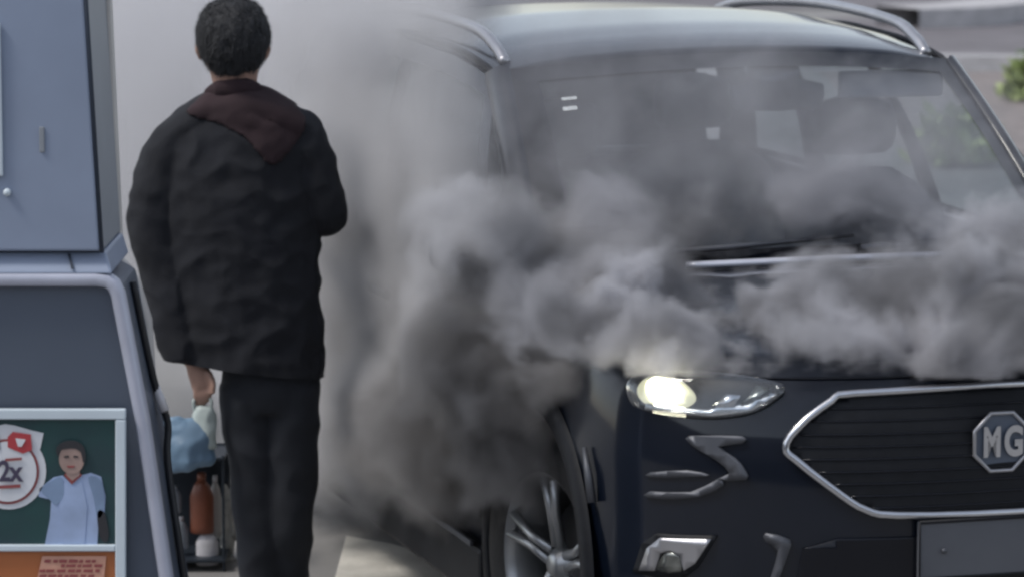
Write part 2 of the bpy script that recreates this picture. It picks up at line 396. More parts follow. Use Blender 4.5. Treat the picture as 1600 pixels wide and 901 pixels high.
# roof
def roofp(u, s):
    """u across, s 0 front .. 1 rear"""
    a = wtop(u); x = a.x-(4.28+a.x)*s
    half = .70+.02*math.sin(min(s*2.2, 1)*math.pi/2)-.09*max(s-.6, 0)
    zc = interp(s, [0, .03, .08, .18, .38, .65, .9, 1], [0, .020, .040, .062, .078, .062, .02, -.01])
    y = half*u/1.0; z = 1.612+zc-.045*u*u-.03*abs(u)**6
    return Vector((x, y, z))
grid('roof', [[roofp(-1+2*i/36, j/36) for i in range(37)] for j in range(37)], M['paint'], CAR, thick=.02)
for sg in (-1, 1):      # roof rails
    pts = [roofp(sg*.93, .05)+Vector((0, 0, .0)), roofp(sg*.93, .09)+Vector((0, 0, .028)), roofp(sg*.93, .18)+Vector((0, 0, .05)), roofp(sg*.93, .45)+Vector((0, 0, .055)), roofp(sg*.93, .72)+Vector((0, 0, .05)), roofp(sg*.93, .83)+Vector((0, 0, .03)), roofp(sg*.93, .88)]
    tube('roof_rail', catmull(pts, 6), (.018, .014), M['rail'], CAR, 8) if False else tube('roof_rail', catmull(pts, 6), .017, M['rail'], CAR, 10)
    tube('drip_moulding', [roofp(sg*.985, s/20)+Vector((0, sg*.012, .004)) for s in range(0, 20)], .009, M['black'], CAR, 6)
# cabin side: strips from beltline to roof edge
def side(sg, a, t, off=0):
    xb = -1.40-(4.36-1.40)*a; xt = -2.02-(4.16-2.02)*a
    yb = interp(a, [0, .2, .8, 1], [.872, .885, .88, .82]); s = (-(xt)-2.0)/(4.28-2.0); yt = abs(roofp(1, max(0, min(1, s))).y)
    zt = roofp(1, max(0, min(1, s))).z-.015
    zb = ztop(xb)-.0
    bul = .03*math.sin(math.pi*t)
    return Vector((xb*(1-t)+xt*t, sg*(yb*(1-t)+yt*t+bul+off), zb*(1-t)+zt*t))
def sidestrip(name, sg, a0, a1, t0, t1, m, off=0, nt=10, na=8):
    return grid(name, [[side(sg, a0+(a1-a0)*i/na, t0+(t1-t0)*j/nt, off) for i in range(na+1)] for j in range(nt+1)], m, CAR)
for sg in (-1, 1):
    for a0, a1, nm in ((.03, .37, 'side_window'), (.41, .70, 'side_window'), (.755, .90, 'side_window')):
        sidestrip(nm, sg, a0, a1, .05, .90, M['sideglass'])
    for a0, a1 in ((0, .03), (.37, .41), (.70, .755), (.90, 1)):
        sidestrip('window_pillar', sg, max(a0-.006, 0), min(a1+.006, 1), 0, 1, M['gloss'] if 0 < a0 < .72 else M['paint'], .004)
    sidestrip('window_header', sg, 0, 1, .90, 1.0, M['paint'], .006, 3, 24)
    sidestrip('window_chrome', sg, .0, 1, .0, .05, M['satin'], .008, 2, 24)
    # shoulder between body top ring and belt
    P = []
    for i in range(31):
        x = -1.30-(4.36-1.30)*i/30; b = side(sg, (-x-1.40)/2.96 if x < -1.40 else 0, 0); P.append([Vector((x, sg*(.925-.06), ztop(x))), Vector((x, b.y*1.0-sg*.05, ztop(x)+.006))])
    grid('shoulder', P, M['paint'], CAR)
    # door seams, handles, mirror, arch lip, sill
    for x0, x1 in ((-1.42, -1.55), (-2.58, -2.60), (-3.30, -3.55)):
        tube('door_seam', [(x0-(x1-x0)*0, sg*.927, z/20) for z in range(8, 20)], .004, M['gloss'], CAR, 5)
    for x in (-2.38, -3.22): box('door_handle', (x-.10, sg*.955-.014, .885), (x+.10, sg*.955+.014, .915), M['satin'], CAR, .008)
    box('sill_cladding', (-3.16, sg*.925-.022, .17), (-1.36, sg*.925+.022, .325), M['black'], CAR, .015)
    box('sill_strip', (-3.10, sg*.952-.006, .322), (-1.42, sg*.952+.006, .338), M['satin'], CAR, .003)
    for a, b in AX:
        P = []
        for k in range(0, 37):
            th = R(-22+224*k/36); c, s_ = math.cos(th), math.sin(th)
            P.append([Vector((a+c*ro, sg*yy, b+s_*ro)) for ro, yy in ((.41, .86), (.412, .938), (.425, .945), (.465, .940), (.475, .925))])
        grid('wheel_arch', P, M['black'], CAR)
        box('wheel_well', (a-.41, min(sg*.55, sg*.60), .15), (a+.41, max(sg*.55, sg*.60), .86), M['black'], CAR, 0)
    mr = organic('door_mirror', [([(-1.50, sg*.88, 1.10), (-1.52, sg*.95, 1.115), (-1.55, sg*1.03, 1.12)], [(.03, .03), (.078, .062), (.05, .05)], (0, 0, 1))], M['paint'], CAR, .012, 4)
# rear end
grid('tailgate', [[(lambda a, b, t: a.lerp(b, t))(Vector((-4.40, .80*u/1, 1.10)), roofp(u, 1)+Vector((0, 0, -.02)), j/6) for u in [k/10 for k in range(-10, 11)]] for j in range(7)], M['paint'], CAR)
grid('rear_window', [[(lambda a, b, t: a.lerp(b, t))(Vector((-4.41, .80*u/1, 1.10)), roofp(u, 1)+Vector((-.01, 0, -.02)), .15+.65*j/6) for u in [k/12 for k in range(-10, 11)]] for j in range(7)], M['sideglass'], CAR)
P = [[Vector((-4.15-.36*j/4, .86*u/10*(1-.05*j/4), 1.10-.001*j)) for u in range(-10, 11)] for j in range(5)]
grid('tail_deck', P, M['black'], CAR)
box('underbody', (-4.3, -.56, .17), (-.35, .56, .40), M['black'], CAR, 0)
box('cabin_floor', (-4.2, -.80, .42), (-1.45, .80, .50), M['cabin'], CAR, 0)

# wheels
def wheel(x, sg):
    W = empty('wheel'); W.parent = CAR; W.location = (x, sg*.80, .375); W.rotation_euler = (0, 0, (0 if sg < 0 else math.pi)+(R(9) if x > -2 else 0))
    # local: outer face towards -Y
    prof = [(-.10, .235), (-.112, .245), (-.118, .30), (-.105, .352), (-.085, .372), (0, .375), (.085, .372), (.105, .35), (.11, .25)]
    P = [[Vector((math.cos(t)*r, y, math.sin(t)*r)) for y, r in prof] for t in [2*math.pi*k/56 for k in range(57)]]
    grid('tyre', P, M['tyre'], W)
    vs, fs = [], []
    for k in range(56):
        for yy in (-.05, 0, .05):
            pass
    prof = [(-.112, .244), (-.106, .236), (-.085, .226), (.08, .215), (.10, .235)]
    P = [[Vector((math.cos(t)*r, y, math.sin(t)*r)) for y, r in prof] for t in [2*math.pi*k/56 for k in range(57)]]
    grid('rim', P, M['rim'], W)
    P = [[Vector((math.cos(t)*r, y, math.sin(t)*r)) for y, r in ((-.01, .0), (-.01, .15), (.0, .16))] for t in [2*math.pi*k/32 for k in range(33)]]
    grid('brake_disc', P, M['rimdark'], W)
    for k in range(5):
        a = R(90+72*k)
        for d in (-1, 1):
            p0 = Vector((math.cos(a+d*.35)*.05, -.070, math.sin(a+d*.35)*.05)); p1 = Vector((math.cos(a+d*.10)*.14, -.088, math.sin(a+d*.10)*.14)); p2 = Vector((math.cos(a+d*.13)*.232, -.100, math.sin(a+d*.13)*.232))
            o = tube('spoke', [p0, p1, p2], [(.014, .014), (.012, .013), (.015, .010)], M['rim'], W, 8, ref=(0, 1, 0))
    P = [[Vector((math.cos(t)*r, y, math.sin(t)*r)) for y, r in ((-.096, 0), (-.096, .025), (-.088, .033), (-.06, .055))] for t in [2*math.pi*k/24 for k in range(25)]]
    grid('wheel_cap', P, M['rim'], W)
for x, _ in AX:
    for sg in (-1, 1): wheel(x, sg)

# ---- front face
def curve_on(pts, off=.006, n=6, closed=False, mir=1):
    P = catmull([(p[0], p[1], 0) for p in pts], n, closed) if n > 1 else [Vector((p[0], p[1], 0)) for p in pts]
    return [FP(mir*q.x, q.y, off) for q in P]
def patch_on(name, outline, m, off=.004, th=.01, mir=1, parent=None, n=1, res=.02):
    """a plate that follows the front skin inside a (y,z) outline: triangulated fine then wrapped"""
    bm = bmesh.new()
    P = catmull([(p[0], p[1], 0) for p in outline], n, True) if n > 1 else [Vector((p[0], p[1], 0)) for p in outline]
    f = bm.faces.new([bm.verts.new(q) for q in P])
    lo = [min(q[k] for q in P) for k in (0, 1)]; hi = [max(q[k] for q in P) for k in (0, 1)]
    for ax in (0, 1):
        t = lo[ax]+res
        while t < hi[ax]:
            co = Vector((0, 0, 0)); co[ax] = t; no = Vector((0, 0, 0)); no[ax] = 1
            bmesh.ops.bisect_plane(bm, geom=bm.verts[:]+bm.edges[:]+bm.faces[:], plane_co=co, plane_no=no); t += res
    for v in bm.verts: v.co = FP(mir*v.co.x, v.co.y, off)
    bmesh.ops.recalc_face_normals(bm, faces=bm.faces)
    c = sum((f.normal for f in bm.faces), Vector())
    if c.x < 0: bmesh.ops.reverse_faces(bm, faces=bm.faces)
    me = bpy.data.meshes.new(name); bm.to_mesh(me); bm.free()
    o = link(name, me, m, parent or CAR, True); solid(o, th, 0); return o
ZK, DX, DW = ZK_, DX_, DW_
GO = [(-.552, .800), (-.525, .845), (-.44, .905), (-.38, .922), (0, .928), (.38, .922), (.44, .905), (.525, .845), (.552, .800),
      (.53, .772), (.43, .690), (.375, .655), (.30, .640), (0, .634), (-.30, .640), (-.375, .655), (-.43, .690), (-.53, .772)]
patch_on('grille_panel', GO, M['black'], .004, .01)
GL = [(p[0], p[1]) for p in GO]
# horizontal grille mesh strips
def gw(z):   # half width of the grille at height z
    pts = [(.634, .30), (.655, .375), (.69, .43), (.772, .53), (.80, .552), (.845, .525), (.905, .44), (.922, .38)]
    return interp(z, [p[0] for p in pts], [p[1] for p in pts])
for k in range(9):
    z = .657+.029*k; hw = gw(z)-.015; vs, fs = [], []
    tube_vf([FP(-hw+2*hw*i/40, z, .0095) for i in range(41)], .0028, 6, False, vs, fs, (0, 0, 1))
    mesh('grille_bar', vs, fs, M['gloss'], CAR)
tube('grille_surround', [FP(q.x, q.y, .016) for q in catmull([(p[0], p[1], 0) for p in GO], 3, True)], (.0105), M['chrome'], CAR, 8, True)
# badge: octagonal ring and letters
BD = empty('badge'); BD.parent = CAR; BD.location = FP(-.036, .802, .022); BD.rotation_euler = (0, 0, 0)
for r, rr in ((.076, .0065),):
    tube('badge_ring', [(0, math.cos(R(22.5+45*k))*r, math.sin(R(22.5+45*k))*r) for k in range(8)], rr*.8, M['rail'], BD, 8, True)
prism('badge_plate', [(-.004, math.cos(R(22.5+45*k))*.074, math.sin(R(22.5+45*k))*.074) for k in range(8)], (-.008, 0, 0), M['pumpdark'], BD)
text('badge_letters', 'M', .098, M['chrome'], BD, (.003, -.027, -.002), (math.pi/2, 0, math.pi/2), .004, .004, .62)
text('badge_letters', 'G', .098, M['chrome'], BD, (.003, .030, -.002), (math.pi/2, 0, math.pi/2), .004, .004, .70)
# headlights
HLo = [(-.845, .890), (-.842, .926), (-.812, .946), (-.746, .957), (-.672, .957), (-.603, .949), (-.545, .936), (-.552, .918), (-.611, .880), (-.694, .861), (-.781, .860), (-.832, .868)]
for mir in (1, -1):
    H = empty('headlight'); H.parent = CAR
    patch_on('lamp_housing', HLo, M['black'], .003, .006, mir, H, 3)
    bowl = [(-.832, .895), (-.828, .925), (-.80, .945), (-.765, .945), (-.735, .925), (-.73, .90), (-.76, .878), (-.81, .876)]
    patch_on('reflector_bowl', bowl, M['lampglow'], .008, .004, mir, H, 3)
    patch_on('lamp_projector', [(-.812, .902), (-.812, .926), (-.795, .938), (-.772, .936), (-.757, .920), (-.757, .903), (-.775, .893), (-.80, .893)], M['lampon'], .016, .006, mir, H, 3)
    patch_on('daylight_strip', [(-.825, .868), (-.70, .866), (-.615, .884), (-.560, .921), (-.572, .924), (-.63, .900), (-.71, .882), (-.82, .884)], M['chrome'], .010, .005, mir, H)
    patch_on('inner_reflector', [(-.70, .886), (-.655, .890), (-.635, .916), (-.665, .918)], M['chrome'], .012, .01, mir, H)
    patch_on('inner_reflector', [(-.640, .895), (-.60, .912), (-.575, .930), (-.60, .934)], M['lampin'], .012, .01, mir, H)
    patch_on('lamp_lens', HLo, M['lens'], .018, .002, mir, H, 3)
    # reflections on the bumper under the lamp, built as satin patches
    patch_on('bumper_reflection', [(-.748, .819), (-.644, .826), (-.645, .808), (-.692, .798), (-.66, .773), (-.64, .744), (-.64, .723), (-.701, .72), (-.674, .737), (-.7, .766), (-.737, .79), (-.751, .804)], M['satin'], .004, .012, mir, None, 2)
    patch_on('bumper_reflection', [(-.825, .722), (-.758, .737), (-.714, .729), (-.758, .721), (-.825, .710)], M['satin'], .003, .008, mir, None, 2)
    patch_on('bumper_reflection', [(-.825, .676), (-.752, .685), (-.699, .72), (-.687, .707), (-.737, .675), (-.825, .659)], M['satin'], .004, .012, mir, None, 2)
    # fog lamp
    Fg = empty('fog_lamp'); Fg.parent = CAR
    patch_on('fog_housing', [(-.855, .470), (-.840, .545), (-.815, .575), (-.700, .585), (-.740, .500), (-.775, .465)], M['black'], .003, .006, mir, Fg)
    patch_on('fog_lens', [(-.812, .486), (-.800, .528), (-.786, .536), (-.772, .528), (-.768, .490)], M['lampin'], .008, .008, mir, Fg, 2)
    patch_on('fog_trim', [(-.841, .479), (-.828, .537), (-.806, .567), (-.711, .576), (-.742, .513), (-.762, .494), (-.77, .529), (-.786, .539), (-.805, .529), (-.815, .484)], M['rail'], .010, .010, mir, Fg)
    patch_on('intake_trim', [(-.6, .597), (-.547, .583), (-.55, .55), (-.569, .489), (-.575, .44), (-.592, .44), (-.589, .488), (-.573, .556), (-.6, .577)], M['satin'], .006, .010, mir, None, 2)
    # vertical satin strips at the bumper corner
    for (y0, z0, y1, z1) in ((-.9, .735, -.9, .62),):
        for dx, zt, zb in ((-.565, .72, .612), (-.47, .752, .622)):
            tube('corner_strip', [(dx-.03, mir*.928, zt), (dx, mir*.927, (zt+zb)/2), (dx+.012, mir*.922, zb)], [.006, .011, .013], M['satin'], CAR, 8)
patch_on('lower_intake', [(-.56, .30), (-.52, .56), (-.44, .585), (.44, .585), (.52, .56), (.56, .30)], M['gloss'], .004, .008)
tube('bonnet_lip', [FP(-.62+1.24*i/30, .955, .004) for i in range(31)], .004, M['gloss'], CAR, 6)
# number plate
pl = prism('number_plate', [FP(y, z, .03) for y, z in ((-.25, .485), (.23, .485), (.23, .622), (-.25, .622))], (-.02, 0, 0), M['plate'], CAR, .004)
for y_ in (-.19, .17): tube('plate_screw', [FP(y_, .553, .030), FP(y_, .553, .034)], .007, M['satin'], pl, 8)
tube('plate_frame', [FP(y, z, .031) for y, z in ((-.25, .485), (.23, .485), (.23, .622), (-.25, .622))], .005, M['black'], CAR, 6, True)
# wipers
for y0, y1 in ((-.58, .02), (.02, .60)):
    tube('wiper', [ws(y0/.66, .03, .035), ws((y0+y1)/1.4, .055, .035), ws(y1/.70, .085, .03)], [.012, .009, .005], M['satin'], CAR, 6)
# cabin: dashboard, steering wheel, seats, mirror, visors, stickers
dash = grid('dashboard', [[Vector((-1.30-.09*j, .72*u/8, 1.03+.02*math.sin(j*.8)-.02*j*(j > 3))) for u in range(-8, 9)] for j in range(6)], M['cabin'], CAR, thick=.05)
sw = empty('steering_wheel'); sw.parent = CAR; sw.location = (-1.86, .36, 1.0); sw.rotation_euler = (0, R(-65), 0)
tube('steering_rim', [(math.cos(R(15*k))*.185, math.sin(R(15*k))*.185, 0) for k in range(24)], .014, M['cabin'], sw, 8, True)
for a in (0, 120, 240): tube('wheel_spoke', [(0, 0, -.02), (math.cos(R(a))*.18, math.sin(R(a))*.18, 0)], .014, M['cabin'], sw, 6)
def seat(x, y, wd=.25):
    st = empty('front_seat' if x > -2.6 else 'rear_seat'); st.parent = CAR; st.location = (x, y, 0)
    organic('backrest', [([(.0, 0, .62), (-.05, 0, .85), (-.14, 0, 1.12), (-.17, 0, 1.22)], [(wd*.8, .09), (wd, .09), (wd*.9, .07), (wd*.5, .04)], (0, 1, 0))], M['cabin'], st, .02, 5)
    organic('headrest', [([(-.18, -.13, 1.34), (-.18, 0, 1.35), (-.18, .13, 1.34)], [(.05, .08), (.06, .10), (.05, .08)], (1, 0, 0))], M['cabin'], st, .02, 5)
    organic('cushion', [([(.45, 0, .60), (.2, 0, .61), (0, 0, .60)], [(wd*.9, .07), (wd, .08), (wd, .08)], (0, 1, 0))], M['cabin'], st, .02, 4)
grid('headliner', [[roofp(-.95+1.9*i/12, .03+.94*j/12)+Vector((0, 0, -.045)) for i in range(13)] for j in range(13)], M['cabin2'], CAR)
seat(-2.2, .54, .27); seat(-2.32, -.38); seat(-3.15, .36, .3); seat(-3.15, -.36, .3)
mm = organic('rearview_mirror', [([(-1.86, -.05, 1.485), (-1.85, .09, 1.495), (-1.86, .23, 1.485)], [(.02, .040), (.03, .052), (.02, .040)], (1, 0, 0)), ([(-1.86, .08, 1.50), (-1.84, .07, 1.57)], [.06, .08])], M['cabin'], CAR, .01, 3)
for sg, n in ((1, 0), (-1, 0)):
    pass
box('sun_visor', (-2.0, .33, 1.465), (-1.975, .66, 1.545), M['cabin2'], CAR, .01)
box('sun_visor', (-2.10, -.52, 1.57), (-1.99, -.10, 1.585), M['cabin2'], CAR, .004)
for (u0, u1, v0, v1) in ((-.80, -.745, .80, .815), (-.805, -.755, .745, .765)):
    grid('windscreen_sticker', [[ws(u0+(u1-u0)*i/3, v0+(v1-v0)*j/2, .003) for i in range(4)] for j in range(3)], M['sticker'], CAR)

# ------------------------------------------------------------------ fuel pump
PY = 8.5; PD = .45
PU = empty('fuel_pump', (-1.45, 8.72, .15)); tag(PU, 'pale blue fuel pump with slate lower cabinet and framed posters, left edge', 'fuel pump')
PU_inv = Matrix.Translation(-Vector((-1.45, 8.72, .15)))
def W2P(p): return PU_inv @ Vector(p)
def pp(u, v, y=PY): return W2P(at(u, v, y))
def xz(u, v, y=PY): q = at(u, v, y); return q.x, q.z
# right side profile (x at z), mirrored about x=-1.45 for the left
prof = [(153+8, 428), (190, 452), (268, 901)]
xr_low = [xz(176, 432), xz(191, 455), xz(230, 660), xz(268, 901), (xz(268, 901)[0]+.06, .15)]
def lowpoly(y, inset=0):
    R_ = [Vector((x-inset, y, z-(inset if i == 0 else 0))) for i, (x, z) in enumerate(xr_low)]
    R_[0].x -= .02
    L_s = [Vector((-2.9-p.x, y, p.z)) for p in reversed(R_)]
    return [W2P(p) for p in R_+L_s]
prism('lower_cabinet', lowpoly(PY+.02, .012), (0, PD-.04, 0), M['pumpdark'], PU, .01)
def band(name, y, m, wd, th, src):
    """bezel that runs across the top and down both sloped sides"""
    top_z = src[0][1]; outer = [Vector((-2.9-x, y, z)) for x, z in reversed(src)]+[Vector((x, y, z)) for x, z in src]
    P = []
    n = len(outer)
    for i, p in enumerate(outer):
        a = outer[max(i-1, 0)]; b = outer[min(i+1, n-1)]; t = (b-a).normalized(); nn = Vector((t.z, 0, -t.x)); nn = -nn if nn.dot(Vector((-1.45, y, .5))-p) < 0 else nn
        q = p+nn*wd
        P.append([W2P(v) for v in (p+Vector((0, th, 0)), p+Vector((0, .006, 0)), p+nn*.008, q-nn*.006, q+Vector((0, .008, 0)), q+Vector((0, th, 0)))])
    return grid(name, P, m, PU, True)
srcF = [xz(150, 427), xz(170, 430), xz(184, 440), xz(193, 458), xz(232, 660), xz(268, 901), (xz(268, 901)[0]+.06, .16)]
band('front_bezel', PY-.012, M['pumptrim'], .030, .06, srcF)
srcB = [xz(182, 395, 8.95), xz(202, 415, 8.95), xz(217, 440, 8.95), xz(236, 500, 8.95), xz(243, 600, 8.95), xz(262, 720, 8.95), xz(292, 901, 8.95), (xz(292, 901, 8.95)[0]+.06, .16)]
band('rear_bezel', 8.93, M['cream'], .034, .05, srcB)
# tray ledge between the two housings
a0, a1 = xz(-700, 395), xz(158, 395)
x1, zt_ = xz(163, 396); x2, zb_ = xz(176, 427)
prism('tray', [W2P((-2.9-x1, PY+.03, zt_)), W2P((x1, PY+.03, zt_)), W2P((x2, PY-.008, zb_)), W2P((-2.9-x2, PY-.008, zb_))], (0, .38, 0), M['pump'], PU, .006)
xa, za = xz(104, 398, PY); xb, zb2 = xz(112, 420, PY)
prism('tray_seam', [W2P((xa, PY+.022, za)), W2P((xa+.006, PY+.022, za)), W2P((xb+.006, PY-.004, zb2)), W2P((xb, PY-.004, zb2))], (0, -.004, 0), M['seam'], PU)
# upper housing
u0 = xz(135, 0); u1 = xz(160, 395); top = 2.25; ext = u0[0]+(u0[0]-u1[0])/(u0[1]-u1[1])*(top-u0[1])
prism('upper_housing', [W2P(p) for p in ((u1[0], PY+.02, u1[1]), (ext, PY+.02, top), (-2.9-ext, PY+.02, top), (-2.9-u1[0], PY+.02, u1[1]))], (0, PD-.06, 0), M['pumpgrey'], PU, .008)
prism('front_door', [W2P(p) for p in ((u1[0]-.006, PY+.012, u1[1]+.004), (ext-.006, PY+.012, top), (-2.9-ext+.006, PY+.012, top), (-2.9-u1[0]+.006, PY+.012, u1[1]+.004))], (0, -.014, 0), M['pump'], PU, .006)
tube('door_seal', [W2P((u1[0]-.002, PY+.004, u1[1])), W2P((ext-.002, PY+.004, top))], .0055, M['seam'], PU, 6)
c0 = xz(168, 0, 8.95); c1 = xz(186, 400, 8.95); ex2 = c0[0]+(c0[0]-c1[0])/(c0[1]-c1[1])*(top-c0[1])
prism('rear_trim', [W2P(p) for p in ((c1[0]-.035, 8.90, c1[1]), (ex2-.035, 8.90, top), (ex2+.013, 8.90, top), (c1[0]+.013, 8.90, c1[1]))], (0, .05, 0), M['cream'], PU, .008)
prism('pump_cap', [W2P(p) for p in ((ext+.03, PY-.03, top+.002), (ext+.03, PY+PD+.02, top+.002), (-2.9-ext-.03, PY+PD+.02, top+.002), (-2.9-ext-.03, PY-.03, top+.002))], (0, 0, .12), M['pumpgrey'], PU, .02)
# price display and key on the door
d0, d1 = at(-420, 35, PY), at(6, 275, PY)
prism('display_window', [W2P(p) for p in ((d0.x, PY-.004, d1.z), (d1.x, PY-.004, d1.z), (d1.x, PY-.004, d0.z), (d0.x, PY-.004, d0.z))], (0, -.010, 0), M['white'], PU, .004)
prism('display_screen', [W2P(p) for p in ((d0.x+.05, PY-.0145, d1.z+.05), (d1.x-.05, PY-.0145, d1.z+.05), (d1.x-.05, PY-.0145, d0.z-.05), (d0.x+.05, PY-.0145, d0.z-.05))], (0, -.003, 0), M['seam'], PU)
k = at(12, 300, PY); tube('key_button', [W2P((k.x, PY, k.z)), W2P((k.x, PY-.014, k.z))], .009, M['white'], PU, 12)
k = at(66, 218, PY); prism('lock_plate', [W2P((k.x-.006, PY-.003, k.z-.03)), W2P((k.x+.006, PY-.003, k.z-.03)), W2P((k.x+.006, PY-.003, k.z+.03)), W2P((k.x-.006, PY-.003, k.z+.03))], (0, -.004, 0), M['pumpgrey'], PU, .002)
# hose and nozzle on the right side
hp = [at(205, 405, 8.78), at(222, 520, 8.75), at(240, 640, 8.72), at(262, 800, 8.7), at(250, 980, 8.7)]
nz = [W2P(at(243, 600, 8.80)), W2P(at(250, 622, 8.80)), W2P(at(258, 642, 8.79))]
tube('nozzle', nz, [.008, .012, .011], M['whiteb'], PU, 8)
tube('hose', catmull([W2P(at(208, 440, 8.76)), W2P(at(228, 540, 8.78)), W2P(at(245, 610, 8.80)), W2P(at(262, 660, 8.82)), W2P(at(262, 720, 8.80)), W2P(at(280, 850, 8.76)), W2P(at(300, 990, 8.76))], 5), .009, M['blackhose'], PU, 8)

# posters: framed panel on the lower cabinet
PO = empty('poster_frame', at(-60, 770, PY-.0)); tag(PO, 'white framed green and orange promotional poster fixed to the pump front', 'poster')
pinv = Matrix.Translation(-PO.location)
def q(u, v, d=0.0): return pinv @ at(u, v, PY-.012-d)
def rect(name, a, b, m, d, th=.002, parent=None, bev=0):
    (ua, va), (ub, vb) = a, b
    return prism(name, [q(ua, va, d), q(ub, va, d), q(ub, vb, d), q(ua, vb, d)], (0, th, 0), m, parent or PO, bev)
def flat(name, pts, m, d, th=.0015, n=1, parent=None):
    P = [q(u, v, d) for u, v in pts]
    if n > 1: P = catmull(P, n, True)
    return prism(name, P, (0, th, 0), m, parent or PO)
def ell(cu, cv, ru, rv, n=32, a0=0, a1=360): return [(cu+ru*math.cos(R(a0+(a1-a0)*k/n)), cv+rv*math.sin(R(a0+(a1-a0)*k/n))) for k in range(n)]
LU = -330
rect('frame_bar', (LU, 639), (196, 655), M['white'], .016, .02, bev=.003)
rect('frame_bar', (LU, 851), (180, 861), M['white'], .0155, .02, bev=.003)
rect('frame_bar', (180, 655.5), (196, 1100), M['white'], .016, .02, bev=.003)
rect('frame_bar', (LU, 655.5), (LU+16, 1100), M['white'], .016, .02, bev=.003)
rect('green_panel', (LU+16, 655), (180, 851), M['pgreen'], .002, .006)
rect('orange_panel', (LU+16, 861), (180, 1100), M['porange'], .002, .006)
# round badge
flat('badge_disc', ell(14, 735, 58, 60, 40), M['pwhite'], .004)
flat('badge_disc', [(-34, 690), (-20, 668), (8, 662), (22, 664), (50, 672), (68, 676), (63, 700), (48, 715), (0, 720)], M['pwhite'], .0042)
for k, (ru, rv, m_) in enumerate(((49, 51, M['pmaroon']), (45, 47, M['pwhite']), )):
    flat('badge_circle', ell(12, 736, ru, rv, 40), m_, .006+.002*k)
flat('badge_square', [(12, 682), (20, 674), (48, 678), (50, 702), (36, 708), (12, 698)], M['pred'], .010)
flat('badge_mark', [(24, 684), (40, 686), (34, 697), (28, 697)], M['pwhite'], .012)
t = text('badge_text', '2x', .068, M['pink'], PO, q(16, 737, .012), (math.pi/2, 0, 0), .0006, .002, .8)
flat('badge_line', [(8, 716), (34, 714), (34, 718), (8, 720)], M['pmaroon'], .012); flat('badge_line', [(-4, 758), (32, 756), (32, 761), (-4, 763)], M['pmaroon'], .012)
flat('badge_square', [(-26, 676), (-2, 678), (0, 702), (-24, 704)], M['pink'], .010)
# printed figure in a pale blue shirt, arm towards the badge
flat('printed_shirt', [(62, 762), (84, 745), (98, 742), (112, 756), (126, 742), (142, 738), (158, 744), (165, 775), (163, 805), (154, 812), (152, 850), (70, 850), (78, 810), (80, 780), (60, 775)], M['pshirt'], .004)
flat('printed_shirt', [(100, 752), (112, 762), (128, 752), (136, 790), (132, 849), (98, 849), (92, 790)], M['pwhite'] if False else M['pshirt'], .0055)
flat('printed_sleeve', [(64, 764), (84, 748), (97, 746), (99, 772), (88, 788), (80, 782)], M['pshirt2'], .006, n=3)
flat('printed_sleeve', [(138, 745), (156, 748), (163, 775), (160, 803), (152, 806), (146, 775)], M['pshirt2'], .006, n=3)
flat('printed_arm', [(152, 800), (163, 800), (170, 832), (166, 846), (156, 838)], M['phair'], .006, n=3)
flat('printed_collar', [(100, 742), (112, 756), (128, 742), (124, 736), (104, 736)], M['pmaroon'], .007)
flat('printed_neck', [(103, 728), (126, 728), (124, 742), (113, 750), (104, 742)], M['pskin'], .008)
flat('printed_face', ell(112, 716, 20, 24, 28), M['pskin'], .0095)
flat('printed_hair', [(90, 712), (88, 700), (98, 690), (116, 688), (130, 696), (134, 714), (130, 722), (126, 706), (116, 700), (102, 701), (94, 703)], M['phair'], .011, n=3)
flat('printed_eye', [(100, 712), (107, 711), (107, 714), (100, 714)], M['phair'], .011); flat('printed_eye', [(115, 711), (122, 712), (122, 714), (115, 714)], M['phair'], .011)
flat('printed_mouth', [(104, 727), (117, 727), (115, 730), (106, 730)], M['pmaroon'], .011)
# text patch on the orange panel
flat('text_patch', [(66, 868), (166, 868), (160, 930), (52, 930)], M['ppeach'], .006)
for i, (v, a, b) in enumerate(((874, 70, 150), (881, 96, 160), (889, 62, 156), (897, 62, 150), (908, 60, 140))):
    x = a
    while x < b:
        l = random.uniform(5, 15); flat('print_line', [(x, v+random.uniform(-.5, .5)), (min(x+l, b), v), (min(x+l, b)-1, v+4.2), (x-1, v+4)], M['pmaroon'], .008); x += l+random.uniform(2, 5)
# pump island
isl = box('pump_island', (-3.2, 8.2, 0), (-.66, 9.25, .14), M['kerb'], None, .03); isl['kind'] = 'structure'

# unseen blocks added to keep the bright horizon out of the paint reflections
PW = prism('side_blocker', [(-16, -12, 0), (-16, 7, 0), (-16, 7, 5.5), (-16, -12, 5.5)], (-.3, 0, 0), M['road']); tag(PW, 'tall grey slab out of frame to the left, added to darken paint reflections', 'wall')
SH = empty('reflection_blocker', (-4, -13, 0)); tag(SH, 'unseen block with dark panes behind the camera, added to darken paint reflections', 'light blocker')
box('blocker_body', (-22, -6, 0), (22, 0, 6.0), M['road'], SH, .02)
for i in range(10): box('blocker_pane', (-15+3*i, .002, .5), (-12.3+3*i, .06, 2.9), M['gloss'], SH, .01)
